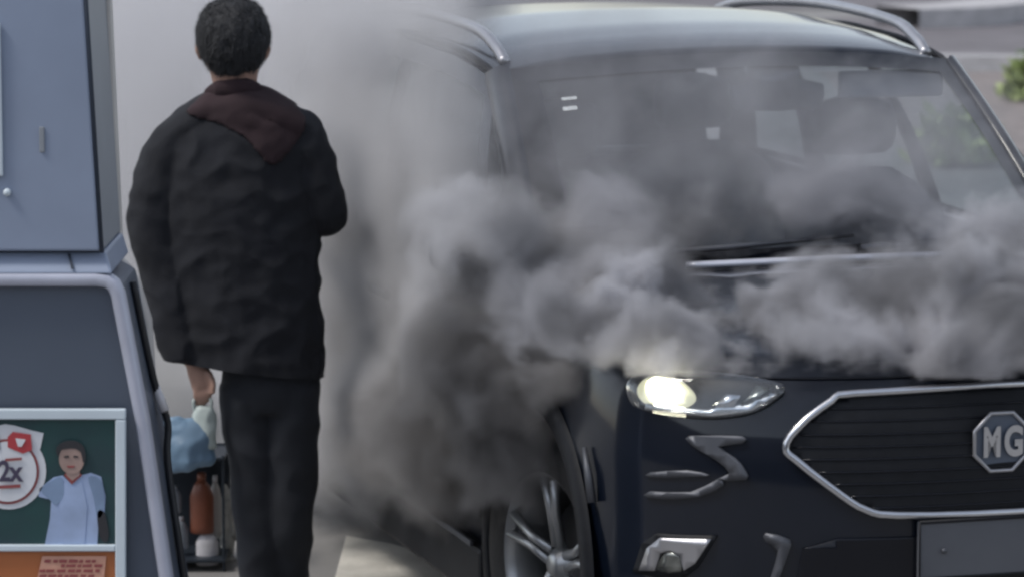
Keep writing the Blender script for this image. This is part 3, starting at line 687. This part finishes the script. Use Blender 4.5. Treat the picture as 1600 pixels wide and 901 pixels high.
# ------------------------------------------------------------------ rack with oil bottles beyond the pump
RY = 11.0
RK = empty('display_rack', at(290, 900, RY)); RK.location.z = 0
tag(RK, 'low dark steel rack behind the pump holding bottles', 'rack')
rp = RK.location.copy()
for dx in (-.13, .125):
    for dy in (-.08, .12): box('rack_post', (dx-.004, dy-.004, 0), (dx+.004, dy+.004, .36), M['rack'], RK, .001)
for z in (.03, .345): box('rack_shelf', (-.14, -.09, z), (.13, .13, z+.010), M['rack'], RK, .002)
box('rack_back', (-.14, .13, .0), (.13, .136, .36), M['rack'], RK, .001)
def bottle(name, u, vb, vt, wpx, m, label, cap=None, Y=RY-.02, grp=None):
    b = at(u, vb, Y); t_ = at(u, vt, Y); h = t_.z-b.z; r_ = wpx/2/FPX*Y
    E_ = empty(name, b); tag(E_, label, 'bottle', grp)
    tube('bottle_body', [(0, 0, 0), (0, 0, .004), (0, 0, h*.12), (0, 0, h*.62), (0, 0, h*.78), (0, 0, h*.88)], [(r_*.85, r_*.6), (r_, r_*.75), (r_*1.0, r_*.75), (r_, r_*.75), (r_*.7, r_*.55), (r_*.35, r_*.35)], m, E_, 14)
    tube('bottle_cap', [(0, 0, h*.88), (0, 0, h)], r_*.38, cap or M['whiteb'], E_, 10); return E_
bottle('oil_bottle', 316, 832, 738, 38, M['brownb'], 'tall red brown bottle on the rack just left of the trouser leg', M['brownb'])
bottle('white_bottle', 324, 882, 824, 36, M['whiteb'], 'short white bottle low down beside the trouser leg')
bottle('cream_bottle', 337, 835, 742, 20, M['cream'], 'slim cream bottle between the red brown bottle and the trousers', Y=RY+.05)
bottle('grey_bottle', 274, 800, 758, 20, M['greyb'], 'small grey bottle on the rack beside the pump bezel, upper one', M['greyb'])
bottle('grey_bottle', 283, 858, 806, 24, M['greyb'], 'small grey bottle with pale cap near the pump foot, lower one')
def crumple(name, c, rx, ry, rz, m, label, cat, amp=.25, f=9):
    bm = bmesh.new(); bmesh.ops.create_icosphere(bm, subdivisions=5, radius=1)
    for v in bm.verts:
        n_ = noise.noise(v.co*f*.25)+.5*noise.noise(v.co*f*.6+Vector((3, 1, 7))); k_ = 1+amp*n_
        v.co = Vector((v.co.x*rx*k_, v.co.y*ry*k_, v.co.z*rz*k_))
    me = bpy.data.meshes.new(name); bm.to_mesh(me); bm.free()
    o = link(name, me, m); o.location = c
    if label: tag(o, label, cat)
    return o
crumple('plastic_sack', at(356, 815, 11.10), .032, .03, .10, M['palesack'], 'pale crumpled plastic sack squeezed against the trouser leg', 'sack', .5)
crumple('paper_bag', at(356, 885, 11.1), .03, .03, .028, M['palesack'], 'small pale paper bag on the ground by the trouser hem', 'bag', .4)

# ------------------------------------------------------------------ the man
MY = 10.55
def mp(u, v, dy=0): return at(u, v, MY+dy)
PM = FPX/MY/ (1/1.0)
feet = mp(425, 925); base = Vector((feet.x, MY, 0))
PE = empty('person', base); tag(PE, 'man seen from behind in dark jacket with maroon hood and charcoal trousers', 'person')
bi = Matrix.Translation(-base)
def B(u, v, dy=0): return bi @ mp(u, v, dy)
px = MY/FPX          # metres per photo pixel at his distance
# body: one continuous skin (head, neck, torso, arms, hands, legs)
hd = -.0
body_t = [
 ([B(365, 8), B(364, 30), B(364, 62), B(365, 92), B(366, 112), B(368, 140), B(370, 165)],
  [(20*px, 24*px), (44*px, 50*px), (49*px, 58*px), (46*px, 54*px), (38*px, 42*px), (33*px, 34*px), (44*px, 38*px)]),
 ([B(370, 150), B(372, 200), B(374, 300), B(378, 430), B(418, 560), B(426, 610)],
  [(40*px, 30*px), (84*px, 40*px), (95*px, 50*px), (85*px, 48*px), (56*px, 40*px), (52*px, 36*px)]),
 # left arm (photo left), hanging
 ([B(300, 215), B(262, 265), B(245, 345), B(250, 440, -.02), B(282, 530, -.05), B(300, 560, -.06)], [20*px, 24*px, 26*px, 23*px, 18*px, 16*px]),
 ([B(300, 555, -.06), B(310, 580, -.065), B(316, 604, -.07)], [(13*px, 17*px), (18*px, 12*px), (17*px, 9*px)]),
 # right arm, bent forward at the elbow
 ([B(445, 215), B(480, 265), B(503, 335, .02), B(500, 345, .12), B(470, 330, .24), B(455, 322, .28)], [20*px, 22*px, 24*px, 22*px, 18*px, 15*px]),
 ([B(456, 322, .27), B(448, 318, .31), B(440, 316, .35)], [(14*px, 16*px), (12*px, 20*px), (10*px, 19*px)]),
 # legs
 ([B(390, 600), B(393, 700), B(400, 800), B(405, 880), B(408, 905)], [34*px, 30*px, 24*px, 18*px, 17*px]),
 ([B(452, 600), B(452, 700), B(450, 800, .02), B(447, 870, .04), B(446, 895, .05)], [34*px, 30*px, 24*px, 18*px, 17*px]),
]
# four fingers and a thumb on the hanging hand, curled round the bag handle
for k, (du, ln) in enumerate(((-11, 30), (-3.5, 36), (4, 34), (11, 27))):
    body_t.append(([B(316+du, 600, -.07), B(317+du, 600+ln*.5, -.078), B(315+du*.9, 600+ln*.85, -.066), B(313+du*.9, 598+ln, -.048)], [4.8*px, 4.4*px, 4*px, 3.4*px]))
body_t.append(([B(325, 580, -.075), B(333, 598, -.09), B(332, 616, -.092)], [6*px, 5*px, 4*px]))
for k, du in enumerate((-10, -3, 4, 11)):
    body_t.append(([B(442, 316+du, .34), B(436, 314+du, .39), B(444, 312+du, .41)], [4.6*px, 4.2*px, 3.6*px]))
body_t.append(([B(448, 306, .31), B(442, 296, .36), B(440, 294, .39)], [5.5*px, 4.6*px, 4*px]))
# ears, nose
body_t.append(([B(315, 66, .01), B(311, 76, .005), B(315, 92, .015)], [(5*px, 8*px), (7*px, 11*px), (5*px, 7*px)]))
body_t.append(([B(413, 66, .01), B(417, 76, .005), B(413, 92, .015)], [(5*px, 8*px), (7*px, 11*px), (5*px, 7*px)]))
body_t.append(([B(364, 62, .10), B(364, 80, .135), B(364, 92, .12)], [5*px, 8*px, 7*px]))
organic('body', body_t, M['skin'], PE, .0062, 2)
# face details on the far side
for s_ in (-1, 1):
    crumple('eye', B(364+s_*18, 66, .104), .013, .01, .009, M['whiteb'], None, None, 0).parent = PE
tube('mouth', [B(352, 104, .098), B(364, 105, .104), B(376, 104, .098)], .004, M['hood'], PE, 6)
# hair: cap over the skull down to the nape
bm = bmesh.new(); bmesh.ops.create_icosphere(bm, subdivisions=5, radius=1)
cc = B(364, 58)
def hair_ok(v):
    return not (v.y > .45 and v.z < .42) and v.z > -.90-.1*v.x*0
bmesh.ops.delete(bm, geom=[v for v in bm.verts if not hair_ok(v.co)], context='VERTS')
for v in bm.verts:
    c = v.co.copy(); n_ = noise.noise(c*3.2)*.05+noise.noise(Vector((c.x*9, c.y*9, c.z*4)))*.05+noise.noise(Vector((c.x*26, c.y*26, c.z*9)))*.03
    sg_ = lambda t: math.copysign(abs(t)**.82, t)
    c = Vector((sg_(c.x), c.y, c.z)); zz = c.z; rx = 53*px*(1-.20*max(0, -zz)**1.5); rz = 57*px if zz > 0 else 64*px
    k_ = 1+n_
    v.co = cc+Vector((c.x*rx*k_*(1+.10*(1-abs(c.x))*0), c.y*66*px*k_, zz*rz*k_))
me = bpy.data.meshes.new('hair'); bm.to_mesh(me); bm.free(); hr = link('hair', me, M['hair'], PE); solid(hr, .008, 1)
vs, fs = [], []
pol = [(p.center.copy(), p.normal.copy()) for p in me.polygons]
for k in range(9000):
    c_, n_ = random.choice(pol); c_ = c_+Vector((random.uniform(-.002, .002),)*3)
    dn = Vector((random.uniform(-.5, .5), random.uniform(-.3, .3), -1 if c_.z < cc.z+.05 else random.uniform(-1, .4)))
    dn = (dn-n_*dn.dot(n_)).normalized()*.8+n_*random.uniform(.25, .8); l_ = random.uniform(.010, .022); sd_ = dn.cross(n_).normalized()*.0011; b_ = len(vs)
    vs += [c_-sd_+n_*.006, c_+sd_+n_*.006, c_+n_*.006+dn.normalized()*l_]; fs.append((b_, b_+1, b_+2))
hs_ = mesh('hair_strands', vs, fs, M['hair'], hr, False, False); hs_['kind'] = 'stuff'
# jacket
def hemcut(bm):
    bmesh.ops.bisect_plane(bm, geom=bm.verts[:]+bm.edges[:]+bm.faces[:], plane_co=B(400, 575), plane_no=Vector((-.13, 0, -1)), clear_outer=True)
jt = [
 ([B(368, 146), B(369, 165), B(370, 190), B(372, 230), B(374, 300), B(376, 380), B(380, 450), B(385, 520), B(386, 600), B(386, 640)],
  [(44*px, 34*px), (70*px, 44*px), (100*px, 54*px), (122*px, 64*px), (122*px, 70*px), (124*px, 68*px), (122*px, 66*px), (121*px, 68*px), (121*px, 70*px), (121*px, 70*px)]),
 ([B(272, 220), B(310, 188), B(366, 172), B(424, 178), B(478, 206)], [(26*px, 34*px), (34*px, 44*px), (38*px, 48*px), (34*px, 46*px), (24*px, 36*px)], (0, 0, 1)),
 ([B(318, 196), B(288, 212), B(262, 250), B(249, 300), B(243, 352), B(255, 410, -.01), B(268, 480, -.03), B(280, 535, -.05), B(287, 562, -.055)], [26*px, 36*px, 42*px, 43*px, 42*px, 39*px, 35*px, 31*px, 28*px]),
 ([B(426, 192), B(464, 206), B(486, 246), B(499, 300), B(509, 330, .01), B(505, 338, .08), B(485, 335, .18), B(466, 330, .25)], [26*px, 36*px, 38*px, 36*px, 34*px, 33*px, 28*px, 24*px]),
]
JK = organic('jacket', jt, M['jacket'], PE, .0075, 3, ((.0075), (9, 9, 10)), hemcut)
# maroon hood lying flat on the back: it follows the jacket's cloth
def in_poly(x, z, P):
    c = False; n = len(P)
    for i in range(n):
        x1, z1 = P[i]; x2, z2 = P[(i+1) % n]
        if (z1 > z) != (z2 > z) and x < (x2-x1)*(z-z1)/(z2-z1)+x1: c = not c
    return c
def edge_d(x, z, P):
    d = 9; p = Vector((x, z))
    for i in range(len(P)):
        a, b = Vector(P[i]), Vector(P[(i+1) % len(P)]); t = max(0, min(1, (p-a).dot(b-a)/(b-a).length_squared)); d = min(d, (p-a-(b-a)*t).length)
    return d
HP = catmull([(*B(u, v).xz, 0) for u, v in ((296, 172), (316, 150), (340, 134), (372, 128), (404, 132), (440, 148), (474, 176), (480, 196), (464, 220), (440, 248), (424, 252), (404, 228), (380, 206), (346, 190), (316, 182))], 4, True)
HP = [(p.x, p.y) for p in HP]
bm = bmesh.new(); bm.from_mesh(JK.data); bm.normal_update()
bmesh.ops.delete(bm, geom=[f for f in bm.faces if f.calc_center_median().y > .02 or not in_poly(f.calc_center_median().x, f.calc_center_median().z, HP)], context='FACES')
bmesh.ops.smooth_vert(bm, verts=[v for v in bm.verts if v.is_boundary], factor=.5, use_axis_x=True, use_axis_y=True, use_axis_z=True)
for v in bm.verts:
    d = edge_d(v.co.x, v.co.z, HP); v.co += v.normal*(.002+.013*min(d/.05, 1)**.6+.004*noise.noise(v.co*16))
me = bpy.data.meshes.new('hood'); bm.to_mesh(me); bm.free(); me.materials.clear(); ho = link('hood', me, M['hood'], PE); solid(ho, .006)
organic('hood_collar', [([B(326, 150, -.01), B(345, 140, -.05), B(366, 137, -.065), B(390, 139, -.05), B(408, 150, -.01)], [(9*px, 12*px), (10*px, 15*px), (10*px, 16*px), (10*px, 15*px), (9*px, 12*px)], (0, 1, 0))], M['hood'], PE, .006, 8, (.003, (12, 12, 9)))
# trousers
tt = [([B(425, 540), B(424, 600), B(424, 640)], [(74*px, 52*px), (76*px, 54*px), (72*px, 50*px)]),
      ([B(388, 600), B(392, 680), B(400, 770), B(405, 850), B(409, 912)], [(46*px, 48*px), (42*px, 44*px), (38*px, 38*px), (34*px, 34*px), (33*px, 34*px)]),
      ([B(455, 600), B(454, 680), B(454, 745), B(452, 830), B(447, 902, .05)], [(46*px, 48*px), (43*px, 44*px), (41*px, 40*px), (36*px, 34*px), (34*px, 34*px)])]
organic('trousers', tt, M['trouser'], PE, .0085, 4, (.007, (6, 6, 6)))
for u, dy in ((407, 0), (446, .05)):
    p = B(u, 915, dy)
    organic('shoe', [([Vector((p.x, p.y-.05, .045)), Vector((p.x, p.y+.05, .045)), Vector((p.x, p.y+.19, .035))], [(.038, .042), (.045, .045), (.038, .028)], (1, 0, 0)), ([Vector((p.x, p.y, .05)), Vector((p.x, p.y-.01, .13))], [.045, .045])], M['shoe'], PE, .01, 3)
# light blue bag hanging from his left hand
hb = mp(316, 622, -.068); BG = empty('carrier_bag', (hb.x, hb.y, mp(300, 738).z)); tag(BG, 'light blue plastic carrier bag hanging from the man\'s hand beside the pump', 'bag')
bi2 = Matrix.Translation(-BG.location)
def Q(u, v, dy=-.07): return bi2 @ mp(u, v, dy)
organic('bag_sack', [([Q(316, 660), Q(306, 678), Q(294, 700), Q(291, 716), Q(293, 730)], [(18*px, 10*px), (34*px, 22*px), (46*px, 34*px), (47*px, 38*px), (40*px, 32*px)]),
                      ([Q(268, 652), Q(274, 675), Q(284, 705)], [(14*px, 10*px), (28*px, 20*px), (36*px, 30*px)])], M['bag'], BG, .007, 5, (.006, (14, 14, 9)))
organic('bag_neck', [([Q(318, 634), Q(318, 650), Q(322, 672), Q(326, 700)], [(15*px, 8*px), (19*px, 13*px), (17*px, 16*px), (12*px, 14*px)])], M['bagpale'], BG, .006, 4, (.004, (20, 20, 12)))
tube('bag_handle', catmull([Q(305, 645), Q(303, 625, -.075), Q(316, 618, -.058), Q(330, 625, -.08), Q(328, 645)], 5), .005, M['bagpale'], BG, 6)

# ------------------------------------------------------------------ smoke (real volumes, density fields baked into grids)
def smoke(name, lo, hi, res, blobs, dens, col, label, nscale=2.2, absorb=None, thr=(.42, .62), aniso=0.0, basefill=0.0, soot=.72, warp=.75):
    me = bpy.data.meshes.new(name); o = bpy.data.objects.new(name, me); COL.objects.link(o)
    ng = bpy.data.node_groups.new(name, 'GeometryNodeTree')
    ng.interface.new_socket('Geometry', in_out='INPUT', socket_type='NodeSocketGeometry')
    ng.interface.new_socket('Geometry', in_out='OUTPUT', socket_type='NodeSocketGeometry')
    N = ng.nodes; L = ng.links; out = N.new('NodeGroupOutput'); vc = N.new('GeometryNodeVolumeCube')
    vc.inputs['Min'].default_value = lo; vc.inputs['Max'].default_value = hi
    for k, s in enumerate(('Resolution X', 'Resolution Y', 'Resolution Z')): vc.inputs[s].default_value = res[k]
    pos = N.new('GeometryNodeInputPosition')
    def math_(op, a, b=None, clamp=False):
        n = N.new('ShaderNodeMath'); n.operation = op; n.use_clamp = clamp
        for i, x in enumerate((a, b)):
            if x is None: continue
            if isinstance(x, (int, float)): n.inputs[i].default_value = x
            else: L.new(x, n.inputs[i])
        return n.outputs[0]
    def vm(op, a, b):
        n = N.new('ShaderNodeVectorMath'); n.operation = op
        for i, x in enumerate((a, b)):
            if x is None: continue
            if isinstance(x, (tuple, Vector)): n.inputs[i].default_value = tuple(x)
            else: L.new(x, n.inputs[i])
        return n
    # warp the positions so that the blobs billow
    w1 = N.new('ShaderNodeTexNoise'); w1.inputs['Scale'].default_value = nscale; w1.inputs['Detail'].default_value = 8; w1.inputs['Roughness'].default_value = .66; w1.inputs['Distortion'].default_value = .5
    L.new(pos.outputs[0], w1.inputs['Vector'])
    wv = vm('MULTIPLY', vm('SUBTRACT', w1.outputs['Color'], (.5, .5, .5)).outputs[0], (warp, warp, warp)).outputs[0]
    P_ = vm('ADD', pos.outputs[0], wv).outputs[0]
    acc = None
    for (c, r, s) in blobs:
        d = vm('DIVIDE', vm('SUBTRACT', P_, Vector(c)).outputs[0], Vector(r) if not isinstance(r, float) else Vector((r, r, r)))
        ln = vm('LENGTH', d.outputs[0], None).outputs['Value']
        f = math_('SUBTRACT', 1.0, ln, True); f = math_('MULTIPLY', math_('MULTIPLY', f, math_('SUBTRACT', 2.2, f)), s)
        acc = f if acc is None else math_('MAXIMUM', acc, f) if False else math_('ADD', acc, f)
    n2 = N.new('ShaderNodeTexNoise'); n2.inputs['Scale'].default_value = nscale*2.1; n2.inputs['Detail'].default_value = 7; n2.inputs['Roughness'].default_value = .62; n2.inputs['Distortion'].default_value = .8
    L.new(pos.outputs[0], n2.inputs['Vector'])
    mr_ = N.new('ShaderNodeMapRange'); mr_.inputs['From Min'].default_value = thr[0]; mr_.inputs['From Max'].default_value = thr[1]; mr_.inputs['To Min'].default_value = basefill; mr_.inputs['To Max'].default_value = 1
    L.new(n2.outputs['Fac'], mr_.inputs['Value'])
    den = math_('MULTIPLY', acc, mr_.outputs[0])
    L.new(den, vc.inputs['Density'])
    m = bpy.data.materials.new(name); m.use_nodes = True; mt = m.node_tree; mt.nodes.clear()
    mo = mt.nodes.new('ShaderNodeOutputMaterial'); pv = mt.nodes.new('ShaderNodeVolumePrincipled')
    pv.inputs['Color'].default_value = (*col, 1); pv.inputs['Density'].default_value = dens; pv.inputs['Anisotropy'].default_value = aniso
    tc = mt.nodes.new('ShaderNodeTexCoord'); tn = mt.nodes.new('ShaderNodeTexNoise'); tn.inputs['Scale'].default_value = 3.2; tn.inputs['Detail'].default_value = 2
    cr = mt.nodes.new('ShaderNodeValToRGB'); cr.color_ramp.elements[0].position = .36; cr.color_ramp.elements[1].position = .56
    cr.color_ramp.elements[0].color = (*[c*soot for c in col], 1); cr.color_ramp.elements[1].color = (*col, 1)
    mt.links.new(tc.outputs['Object'], tn.inputs['Vector']); mt.links.new(tn.outputs['Fac'], cr.inputs[0]); mt.links.new(cr.outputs[0], pv.inputs['Color'])
    mt.links.new(pv.outputs[0], mo.inputs['Volume'])
    sm = N.new('GeometryNodeSetMaterial'); sm.inputs['Material'].default_value = m
    L.new(vc.outputs['Volume'], sm.inputs['Geometry']); L.new(sm.outputs['Geometry'], out.inputs[0])
    me.materials.append(m)
    md = o.modifiers.new('smoke', 'NODES'); md.node_group = ng
    o['kind'] = 'stuff'; o['label'] = label; o['category'] = 'smoke'
    return o
def wp(u, v, Y): return tuple(at(u, v, Y))
grey = []
def add(u, v, Y, ru, rv, rd, s, L=None): (grey if L is None else L).append((wp(u, v, Y), (ru*Y/FPX, rd, rv*Y/FPX), s))
# wide pall behind the man and down the car's flank
add(330, 130, 13.6, 460, 420, 1.4, .25); add(600, 130, 12.3, 260, 300, .7, 1.2)
add(560, 450, 12.0, 300, 310, .7, 1.6); add(600, 620, 11.7, 260, 200, .5, 1.6); add(640, 330, 11.4, 200, 400, .35, 2.6)
pall = list(grey); grey.clear()
smoke('smoke', (-3.4, 10.85, .02), (.9, 15.2, 3.6), (130, 160, 110), pall, 9.0, (.79, .79, .81),
      'thin pale grey smoke drifting behind the man', 1.4, thr=(.1, .9), basefill=.65, soot=.92)
# even haze standing just off the flank
rnd = random.Random(3)
for (u, Y, k) in ((505, 11.3, 1.0), (545, 11.05, 1.0), (590, 10.75, 1.0), (640, 10.35, 1.0), (700, 10.0, .9)):
    for v, s_ in ((40, .45), (180, .75), (320, 1.1), (450, 1.4), (570, 1.5), (680, 1.3)):
        add(u+rnd.uniform(-12, 12), v+rnd.uniform(-30, 30), Y, 85, 120, .24, s_*k*rnd.uniform(.8, 1.2))
smoke('smoke', (-.75, 9.3, .1), (.40, 11.8, 2.3), (90, 150, 140), grey, 6.0, (.75, .745, .755),
      'even grey smoke haze hanging along the car side', 2.6, thr=(.05, .95), basefill=.8, soot=.85, warp=.3); grey.clear()
# thick smoke over the wing
add(840, 450, 9.85, 230, 120, .35, 1.8); add(735, 370, 9.55, 120, 80, .25, 2.0); add(920, 400, 9.7, 180, 65, .25, .9); add(740, 560, 9.9, 130, 170, .3, 1.2)
smoke('smoke', (-.30, 8.6, .1), (1.1, 11.0, 2.3), (130, 180, 150), grey, 15.0, (.68, .68, .70),
      'thick grey smoke rising from the front wing over the mirror', 3.4, thr=(.25, .75), basefill=.4, soot=.65, warp=.6)
bon = []
add(1050, 535, 8.95, 230, 80, .3, 3.8, bon); add(1400, 545, 8.8, 330, 60, .25, 3.4, bon)
add(960, 480, 9.3, 220, 90, .32, 1.8, bon); add(1130, 505, 9.1, 230, 70, .36, 2.0, bon); add(1330, 505, 9.0, 240, 70, .36, 2.0, bon)
add(1540, 485, 8.95, 220, 90, .36, 2.2, bon); add(1290, 345, 9.8, 100, 120, .2, 1.4, bon); add(1400, 385, 9.8, 130, 65, .2, 1.6, bon)
add(1000, 375, 9.7, 170, 75, .22, .8, bon); add(1580, 390, 9.5, 120, 55, .25, 1.5, bon); add(1080, 240, 9.8, 400, 250, .25, .24, bon); add(1420, 250, 9.7, 260, 190, .2, .22, bon); add(1250, 470, 9.35, 300, 55, .2, 1.3, bon)
smoke('smoke', (-.9, 8.35, .970), (2.7, 10.6, 2.1), (270, 160, 130), bon, 14.0, (.655, .655, .685),
      'grey smoke boiling over the bonnet and up the windscreen', 3.4, thr=(.24, .76), basefill=.42, soot=.5, warp=.8)
dark = [(wp(860, 590, 9.4), (.38, .30, .22), 2.4), (wp(790, 650, 9.75), (.32, .35, .32), 2.2), (wp(950, 560, 9.2), (.24, .25, .11), 2.2),
        (wp(830, 715, 9.35), (.24, .2, .14), 2.0), (wp(740, 680, 10.1), (.26, .3, .28), 1.3), (wp(650, 690, 10.3), (.2, .22, .2), .9), (wp(580, 700, 10.7), (.16, .2, .2), .6)]
smoke('dark_smoke', (-.6, 8.4, .2), (1.2, 11.3, 2.0), (120, 150, 100), dark, 19.0, (.42, .41, .41),
      'dark sooty smoke pouring out above the front wheel', 2.8, thr=(.2, .8), basefill=.5, soot=.7, warp=.6)
